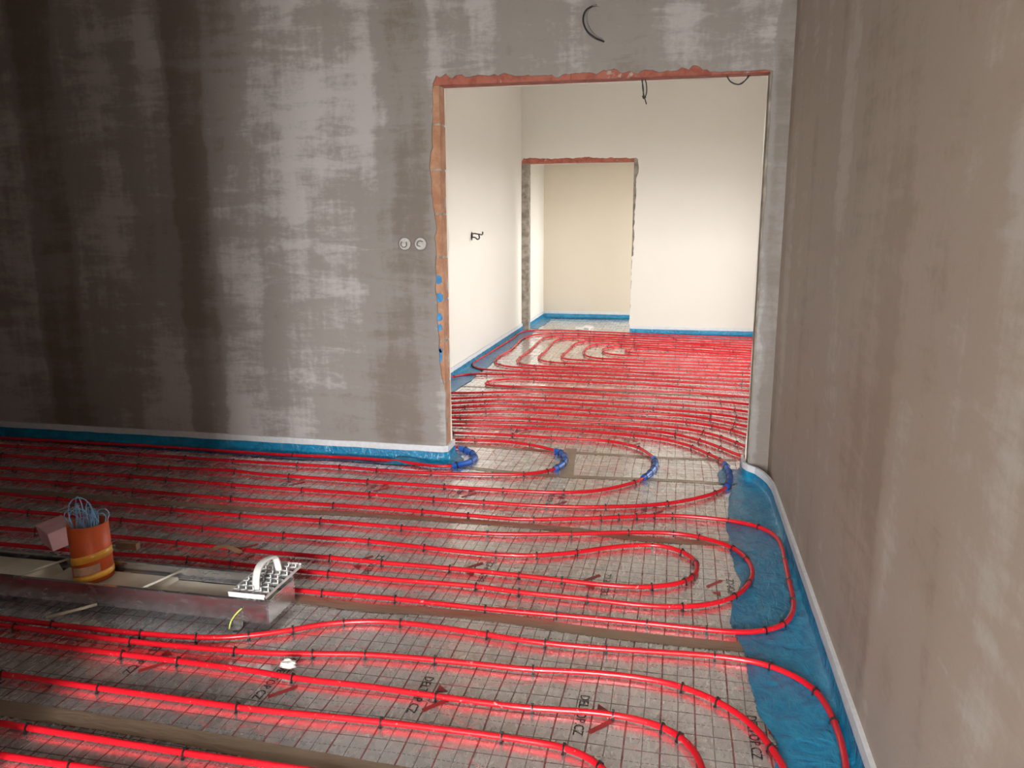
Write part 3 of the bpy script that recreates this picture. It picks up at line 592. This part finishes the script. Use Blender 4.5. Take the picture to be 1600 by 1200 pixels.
for lab, px in nest: pipe(lab, px, 'nested heating rings in the far room', left=XE, right=XE, step=.04, it=2, spacing=.5)
# ------------------------------------------------------------------ metal trough with its load
TX0, TX1, TY0, TY1, TZ0, TZ1 = -3.30, -1.395, 2.378, 2.575, .031, .113
tr = empty('mixing_trough', ((TX0+TX1)/2, (TY0+TY1)/2, TZ0)); tag(tr, 'long shallow aluminium trough with cross rods resting on the red pipes', 'trough')
inv = tr.location.copy()
def tb(name, mat, *L, parent=tr):
    bm = bmesh.new()
    for a, b in L: box(bm, Vector(a)-inv, Vector(b)-inv)
    return link(name, bm, mat, parent)
tb('side_wall', 'aluminium', ((TX0, TY0, TZ0), (TX1, TY0+.003, TZ1)), ((TX0, TY0+.003, TZ1-.003), (TX1, TY0+.014, TZ1)))
tb('side_wall', 'aluminium', ((TX0, TY1-.003, TZ0), (TX1, TY1, TZ1+.012)), ((TX0, TY1-.020, TZ0+.045), (TX1, TY1-.003, TZ0+.048)), ((TX0, TY1-.016, TZ1+.009), (TX1, TY1-.003, TZ1+.012)))
tb('end_wall', 'aluminium', ((TX1-.003, TY0+.003, TZ0), (TX1, TY1-.003, TZ1)))
tb('end_wall', 'aluminium', ((TX0, TY0+.003, TZ0), (TX0+.003, TY1-.003, TZ1)))
tb('bottom_plate', 'aluminium', ((TX0+.003, TY0+.003, TZ0+.006), (TX1-.003, TY1-.003, TZ0+.009)))
def cake(x0, x1, z, seed):               # dried plaster lying in the trough
    bm = bmesh.new(); N, M_ = 26, 8; G_ = []
    for a in range(N+1):
        row = []
        for b in range(M_+1):
            x = x0+(x1-x0)*a/N; y = TY0+.005+(TY1-TY0-.026)*b/M_
            zz_ = z+.004*noise.noise(Vector((x*9, y*9, seed)))
            if a == N: zz_ = TZ0+.010; x -= .03*abs(noise.noise(Vector((b*.6, seed, 1))))
            row.append(bm.verts.new(Vector((x, y, zz_))-inv))
        G_.append(row)
    for a in range(N):
        for b in range(M_): bm.faces.new((G_[a][b], G_[a+1][b], G_[a+1][b+1], G_[a][b+1]))
    return link('plaster_remains', bm, 'cream', tr, True)
cake(TX0+.01, -2.385, TZ1-.012, 1); cake(-2.37, -1.86, TZ0+.052, 2); cake(-1.88, TX1-.005, TZ0+.042, 3)
def rod(x0, x1):
    bm = tube(bmesh.new(), [Vector((x0, TY0+.004, TZ1-.006))-inv, Vector((x1, TY1-.006, TZ1-.002))-inv], .005, 8); link('cross_rod', bm, 'rod', tr, True)
rod(-1.925, -1.86); rod(-2.47, -2.38)
# clamp and wire under the near side
bm = boxes(); 
box(bm, Vector((-1.535, TY0-.006, .008))-inv, Vector((-1.500, TY0-.001, TZ0+.055))-inv); box(bm, Vector((-1.535, TY0-.03, .008))-inv, Vector((-1.500, TY0-.001, .012))-inv); box(bm, Vector((-1.49, TY0-.004, TZ0+.0))-inv, Vector((-1.40, TY0-.0005, TZ0+.07))-inv)
link('clamp', bm, 'aluminium', tr)
bm = tube(bmesh.new(), catmull([v-inv for v in (Vector((-1.495, TY0-.008, .085)), Vector((-1.51, TY0-.02, .07)), Vector((-1.53, TY0-.028, .04)), Vector((-1.535, TY0-.035, .014)))], 5), .003, 6); link('wire_end', bm, 'yg', tr, True)
bm = tube(bmesh.new(), [v-inv for v in (Vector((-2.10, TY0-.004, .036)), Vector((-2.25, TY0-.09, .012)))], .006, 6); link('stick', bm, 'rod', tr, True)
# orange tub with blue cord
cx, cy = -2.20, 2.490; zb = TZ0+.056; R0 = .073; HB = .225; lean = Vector((-.004, .0, HB)).normalized()
tubm = empty('orange_tub', (cx, cy, zb)); tag(tubm, 'orange cylindrical tub with yellow tape bands standing in the metal trough', 'tub')
def axis_frame(): t = lean; s = t.cross(Vector((0, 1, 0))).normalized(); return t, s, t.cross(s)
ta, sa, ua = axis_frame()
def lathe(bm, prof, N=36, arc=(0, 2*PI), zfun=None):
    rows = []; full = abs(arc[1]-arc[0]-2*PI) < 1e-6; K = N if full else N+1
    for r, h in prof: rows.append([bm.verts.new(ta*(h+(zfun(arc[0]+(arc[1]-arc[0])*k/N) if zfun else 0))+(sa*math.cos(arc[0]+(arc[1]-arc[0])*k/N)+ua*math.sin(arc[0]+(arc[1]-arc[0])*k/N))*r) for k in range(K)])
    for a, b in zip(rows, rows[1:]):
        for k in range(K if full else K-1): bm.faces.new((a[k], a[(k+1) % K], b[(k+1) % K], b[k]))
    return bm
bm = lathe(bmesh.new(), [(.001, .002), (R0*.99, .002), (R0, HB), (R0-.003, HB), (R0*.96, .02), (.001, .02)]); bmesh.ops.recalc_face_normals(bm, faces=bm.faces); link('shell', bm, 'orange', tubm, True)
def band(h0, h1, tilt, mat, name, off=.0012):
    bm = lathe(bmesh.new(), [(R0+.0002, h0), (R0+off, h0), (R0+off, h1), (R0+.0002, h1)], zfun=lambda a: tilt*math.cos(a)); bmesh.ops.recalc_face_normals(bm, faces=bm.faces); link(name, bm, mat, tubm, True)
sgn = 1 if sa.x > 0 else -1
band(.078, .108, .016*sgn, 'yellow', 'yellow_tape'); band(.006, .030, .014*sgn, 'yellow', 'yellow_tape')
bm = lathe(bmesh.new(), [(R0+.0004, .032), (R0+.0015, .036), (R0+.0015, .062), (R0+.0004, .066)], 20, (-PI*.55-.9, -PI*.55+.55) if ua.y > 0 else (PI*.55-.55, PI*.55+.9), zfun=lambda a: .012*math.cos(a)*sgn); link('plaster_smear', bm, 'smear', tubm, True)
top = Vector((cx, cy, zb))+ta*HB
cd = empty('blue_cord_bundle', Vector((cx, cy, zb))+ta*.03); tag(cd, 'tangle of thin pale blue cord loops sticking out of the orange tub', 'cord')
rc = random.Random(5)
loops = [(-.035, .098, .034), (.005, .112, .040), (.034, .09, .026), (.045, .045, .022), (-.06, .05, .020), (.02, .045, .025), (-.02, .06, .03), (.05, .035, .018), (-.005, .05, .026), (.035, .05, .028), (-.015, .085, .03)]
for k in range(8): loops.append((rc.uniform(-.05, .05), rc.uniform(.015, .05), rc.uniform(.014, .03)))
for k, (ox, hh, rr) in enumerate(loops):
    oy = rc.uniform(-.035, .035); c_ = top+Vector((ox, oy, 0)); an = rc.uniform(-.7, .7); d = Vector((math.cos(an), math.sin(an), 0))
    lim = R0-.012
    def inside(v):
        w = v-(Vector((cx, cy, zb))+ta*((v-Vector((cx, cy, zb))).dot(ta))); return v-w*(max(0, w.length-lim)/max(w.length, 1e-6))
    a0 = inside(c_-d*rr*.55-ta*.10); b0 = inside(c_+d*rr*.55-ta*.10)
    pts = [a0, inside(c_-d*rr*.7-ta*.02), c_-d*rr+ta*hh*.55, c_-d*rr*.62+ta*hh*.9, c_+ta*hh, c_+d*rr*.62+ta*hh*.88, c_+d*rr+ta*hh*.5, inside(c_+d*rr*.7-ta*.02), b0]
    bm = tube(bmesh.new(), [p_-cd.location for p_ in catmull(pts, 5)], .0019, 6); link('cord_loop', bm, 'cord', cd, True)
# pink box lying across the pipes behind the trough
A = g(83, 862, .0265); Rb = Matrix.Rotation(Vector((.0749, -.1554, 1.0128)).length, 3, Vector((.0749, -.1554, 1.0128)))
ea, eb, ec = Rb @ Vector((0, 0, .086)), Rb @ Vector((.112, 0, 0)), Rb @ Vector((0, .166, 0))
pk = empty('pink_block', A); tag(pk, 'pale pink box lying on the pipes behind the trough and orange tub', 'box')
bm = bmesh.new(); vs_ = [bm.verts.new(ea*i+eb*j+ec*k) for i in (0, 1) for j in (0, 1) for k in (0, 1)]
for q in ((0, 1, 3, 2), (4, 6, 7, 5), (0, 4, 5, 1), (2, 3, 7, 6), (0, 2, 6, 4), (1, 5, 7, 3)): bm.faces.new([vs_[i] for i in q])
bmesh.ops.recalc_face_normals(bm, faces=bm.faces); bmesh.ops.bevel(bm, geom=bm.edges[:], offset=.002, segments=1, affect='EDGES')
link('carton', bm, 'pink', pk)
bm = bmesh.new(); vs_ = [bm.verts.new(ea*1.012+eb*j+ec*k) for j, k in ((.02, .46), (.98, .46), (.98, .54), (.02, .54))]; bm.faces.new(vs_)
r_ = bmesh.ops.extrude_face_region(bm, geom=bm.faces[:]); bmesh.ops.translate(bm, verts=[v for v in r_['geom'] if isinstance(v, bmesh.types.BMVert)], vec=-ea*.011); bmesh.ops.recalc_face_normals(bm, faces=bm.faces)
link('lid_seam', bm, 'pink', pk)
# plaster rasp across the end of the trough
RZ = TZ1+.0125
gx0, gx1, gy0, gy1 = -1.548, -1.402, 2.372, 2.655
gr_ = empty('plaster_rasp', ((gx0+gx1)/2, (gy0+gy1)/2, RZ)); tag(gr_, 'white plaster rasp with toothed metal lattice and arched handle lying across the trough end', 'rasp')
inv2 = gr_.location.copy()
def gb(name, mat, L, parent=gr_):
    bm = bmesh.new()
    for a, b in L: box(bm, Vector(a)-inv2, Vector(b)-inv2)
    return link(name, bm, mat, parent)
t = .006
gb('frame', 'steel_white', [((gx0, gy0, RZ), (gx1, gy0+t*.5, RZ+.018)), ((gx0, gy1-t*.5, RZ), (gx1, gy1, RZ+.016)), ((gx0, gy0, RZ), (gx0+t*.5, gy1, RZ+.014)), ((gx1-t*.5, gy0, RZ), (gx1, gy1, RZ+.010))])
NR, NC_ = 8, 5
for i in range(1, NR):
    y = gy0+(gy1-gy0)*i/NR; gb('blade', 'teeth', [((gx0+.003, y-.001, RZ+.001), (gx1-.003, y+.001, RZ+.014))])
for j in range(1, NC_):
    x = gx0+(gx1-gx0)*j/NC_; gb('blade', 'teeth', [((x-.001, gy0+.003, RZ+.001), (x+.001, gy1-.003, RZ+.014))])
tooth = boxes(((-.010, -.0035, 0), (.010, .0035, .003)), ((.006, -.0035, .0), (.010, .0035, .014)))
tme = bpy.data.meshes.new('tooth'); tooth.to_mesh(tme); tooth.free(); tme.materials.append(MAT['steel_white'])
for i in range(1, NR):
    for j in range(1, NC_+1):
        x = gx0+(gx1-gx0)*(j-(.5 if i % 2 else .15))/NC_; y = gy0+(gy1-gy0)*i/NR
        if x > gx1-.008: continue
        m = Matrix.Translation(Vector((x, y, RZ+.013))-inv2) @ Matrix.Rotation(.35, 4, 'Z'); share('tooth', tme, gr_, m)
hx = gx0+.075
hp = catmull([Vector((hx+.012, gy0+.045, RZ+.012)), Vector((hx+.005, gy0+.06, RZ+.04)), Vector((hx, gy0+.085, RZ+.07)), Vector((hx, gy0+.115, RZ+.083)), Vector((hx+.004, gy0+.165, RZ+.083)), Vector((hx+.008, gy0+.195, RZ+.072)), Vector((hx+.012, gy0+.205, RZ+.045)), Vector((hx+.014, gy0+.21, RZ+.012))], 6)
bm = bmesh.new(); prev = None
for i, (p_, (tt, s, u)) in enumerate(zip(hp, frames(hp))):
    s = Vector((1, 0, 0)); u = tt.cross(s).normalized(); w = .0135; h_ = .006
    row = [bm.verts.new(p_+s*a*w+u*b*h_-inv2) for a, b in ((-1, -.6), (-.6, -1), (.6, -1), (1, -.6), (1, .6), (.6, 1), (-.6, 1), (-1, .6))]
    if prev:
        for k in range(8): bm.faces.new((prev[k], prev[(k+1) % 8], row[(k+1) % 8], row[k]))
    else: bm.faces.new(row)
    prev = row
bm.faces.new(prev[::-1]); bmesh.ops.recalc_face_normals(bm, faces=bm.faces); link('handle', bm, 'handle', gr_, True)
# ------------------------------------------------------------------ small things on the floor
def crumple(name, label, px, py, size, mat, cat, seed, flat=.5, z=.012):
    c_ = g(px, py, z); bm = bmesh.new(); bmesh.ops.create_icosphere(bm, subdivisions=3, radius=1)
    for v in bm.verts:
        k = 1+.45*noise.noise(v.co*2.3+Vector((seed, 0, 0))); v.co = Vector((v.co.x*size[0]*k, v.co.y*size[1]*k, max(-.9, v.co.z*k)*size[2]))
    mz = min(v.co.z for v in bm.verts)
    for v in bm.verts: v.co.z -= mz
    o = link(name, bm, mat, None); o.location = (c_.x, c_.y, .007); tag(o, label, cat); return o
crumple('crumpled_scrap', 'small crumpled pale scrap of wrapper on the foil beside a foreground pipe', 450, 1041, (.028, .018, .014), 'paper', 'scrap', 2)
c_ = g(200, 857, .03); o = link('wood_offcut', boxes(((-.05, -.014, 0), (.05, .014, .03))), 'wood'); o.location = (c_.x, c_.y, .0295); o.rotation_euler = (0, 0, .06); tag(o, 'short dark wooden offcut lying on the pipes behind the orange tub', 'wood')
def strip(name, label, pts, w, mat, cat):
    P = catmull([Vector(q) for q in pts], 6); bm = bmesh.new(); prev = None
    for p_, (tt, s, u) in zip(P, frames(P)):
        s = Vector((-tt.y, tt.x, .25)).normalized()
        row = [bm.verts.new(p_+s*a*w-P[0]) for a in (-1, 1)]
        if prev: bm.faces.new((prev[0], prev[1], row[1], row[0]))
        prev = row
    r_ = bmesh.ops.solidify(bm, geom=bm.faces[:], thickness=.0012)
    o = link(name, bm, mat); o.location = P[0]; return tag(o, label, cat)
a, b = g(322, 870, .01), g(350, 860, .03); strip('paper_strip', 'curled brown paper strip on the pipes behind the metal trough', [(a.x, a.y, .016), (a.x+.03, a.y+.01, .045), (b.x, b.y, .05), (b.x+.09, b.y-.01, .034)], .012, 'card', 'paper')
for i, (px, py, rz) in enumerate(((906, 513.5, .1), (918, 511.5, -.2))):
    c_ = g(px, py, .01); o = link('paper_slip', boxes(((-.055, -.10, 0), (.055, .10, .012))), 'paper'); o.location = (c_.x, c_.y, .008); o.rotation_euler = (0, .08, rz)
    tag(o, ('small white paper slip in the far doorway, nearer its grey left jamb', 'small white paper slip in the far doorway, nearer its ragged right jamb')[i], 'paper', 'paper slips in the far doorway')
bm = bmesh.new()
# teal tape patch under the sleeve by the right jamb
c0 = [g(x, y, .0) for x, y in ((1121, 741), (1128, 735), (1140, 737), (1153, 741), (1153, 757), (1140, 759), (1124, 757))]
bm = bmesh.new(); f_ = bm.faces.new([bm.verts.new((v.x-c0[0].x, v.y-c0[0].y, .0085)) for v in c0]); r_ = bmesh.ops.extrude_face_region(bm, geom=[f_]); bmesh.ops.translate(bm, verts=[v for v in r_['geom'] if isinstance(v, bmesh.types.BMVert)], vec=(0, 0, .001)); bmesh.ops.recalc_face_normals(bm, faces=bm.faces)
o = link('film_patch', bm, 'film'); o.location = (c0[0].x, c0[0].y, 0); tag(o, 'loose scrap of blue film under the sleeved bend by the right jamb', 'film')
# ------------------------------------------------------------------ electrics
def socket(px, py, label, half):
    p_ = onY(px, py, YW); r = .040; root = empty('socket_box', (p_.x, YW, p_.z)); tag(root, label, 'socket box')
    bm = bmesh.new(); N = 28
    def ring(rr, y): return [bm.verts.new((rr*math.cos(2*PI*k/N), y, rr*math.sin(2*PI*k/N))) for k in range(N)]
    R_ = [ring(r, .004), ring(r+.001, -.003), ring(r-.005, -.003), ring(r-.006, .002)]
    for a, b in zip(R_, R_[1:]):
        for k in range(N): bm.faces.new((a[k], a[(k+1) % N], b[(k+1) % N], b[k]))
    bmesh.ops.recalc_face_normals(bm, faces=bm.faces); link('rim', bm, 'box_grey', root, True)
    bm = bmesh.new(); vs_ = [bm.verts.new(((r-.006)*math.cos(2*PI*k/N), -.0008, (r-.006)*math.sin(2*PI*k/N))) for k in range(N)]; bm.faces.new(vs_); r2 = bmesh.ops.extrude_face_region(bm, geom=bm.faces[:]); bmesh.ops.translate(bm, verts=[v for v in r2['geom'] if isinstance(v, bmesh.types.BMVert)], vec=(0, .003, 0)); bmesh.ops.recalc_face_normals(bm, faces=bm.faces); link('plaster_fill', bm, 'pale_cap', root)
    pts = [Vector((-.018, -.004, .012)), Vector((-.022, -.010, -.004)), Vector((-.006, -.012, -.02)), Vector((.012, -.010, -.012)), Vector((.010, -.004, .010))] if half else [Vector((.016, -.004, .014)), Vector((-.008, -.012, .016)), Vector((-.018, -.010, -.006)), Vector((.0, -.004, -.016))]
    link('wire_end', tube(bmesh.new(), catmull(pts, 6), .004, 6), 'box_grey', root, True)
socket(632.5, 381, 'round flush socket box filled with plaster, farther of the pair from the opening', True)
socket(657, 381, 'round flush socket box filled with plaster, nearer of the pair to the opening', False)
def cable(name, label, pts, r, mat='black_cable', sub=8):
    P = catmull([Vector(q) for q in pts], sub); o = link(name, tube(bmesh.new(), [p_-P[0] for p_ in P], r, 6), mat, None, True); o.location = P[0]; return tag(o, label, 'cable')
q = lambda x, y, dy: tuple(onY(x, y, YW-dy))
rt = empty('cable_loop', onY(940, 62, YW)); tag(rt, 'loop of grey cable hanging from the wall above the opening', 'cable')
for k, pts in enumerate(([(932, 8, .0), (924, 10, .02), (914, 18, .03), (911, 32, .035), (917, 48, .035), (930, 59, .03), (944, 65, .0)], [(936, 10, .0), (928, 9, .015), (919, 15, .025), (916, 28, .025), (922, 45, .025), (932, 55, .02), (942, 61, .0)])):
    P = catmull([onY(x, y, YW-d) for x, y, d in pts], 8); link('strand', tube(bmesh.new(), [p_-rt.location for p_ in P], .0045 if k == 0 else .003, 6), 'black_cable' if k == 0 else 'grey_cable', rt, True)
rt = empty('hanging_wire', onY(1006, 122, YW2-.05)); tag(rt, 'black wire ends dangling from the middle of the red lintel', 'wire')
for pts in ([(1004, 120), (1004, 135), (1006, 148), (1010, 163)], [(1007, 120), (1010, 132), (1010, 146), (1006, 154), (1004, 150)], [(1002, 122), (1005, 136), (1006, 152), (1009, 152)]):
    P = catmull([onY(x, y, YW2-.05+.01*k) for k, (x, y) in enumerate(pts)], 6); link('strand', tube(bmesh.new(), [p_-rt.location for p_ in P], .0035, 6), 'black_cable', rt, True)
rt = empty('hanging_wire', onY(1155, 118, YW2-.05)); tag(rt, 'black wire bowed down from the lintel near the right jamb', 'wire')
for pts in ([(1136, 119), (1141, 127), (1150, 131.5), (1158, 131), (1165, 125), (1172, 117)], [(1155, 132), (1163, 127), (1168, 121), (1170, 115)]):
    P = catmull([onY(x, y, YW2-.05) for x, y in pts], 6); link('strand', tube(bmesh.new(), [p_-rt.location for p_ in P], .0038, 6), 'black_cable', rt, True)
def onX(x, y, X):
    d = ray(x, y); return Vector((0, 0, HC)) + d*(X/d.x)
rt = empty('switch_wires', onX(740, 369, XFL)); tag(rt, 'two bent wire ends poking from the white left wall of the far room', 'wire')
for pts in ([(737, 365, 0), (742, 365, .04), (748, 366, .08), (754, 366, .10), (754, 362, .10)], [(737, 371, 0), (742, 371, .04), (746, 374, .08), (749, 372, .09), (748, 366, .085)], [(737, 363, 0), (737.5, 369, .012), (737, 375, 0)]):
    P = catmull([onX(x, y, XFL+d) for x, y, d in pts], 6); link('strand', tube(bmesh.new(), [p_-rt.location for p_ in P], .007, 6), 'black_cable', rt, True)
# ------------------------------------------------------------------ done
bpy.context.view_layer.update()
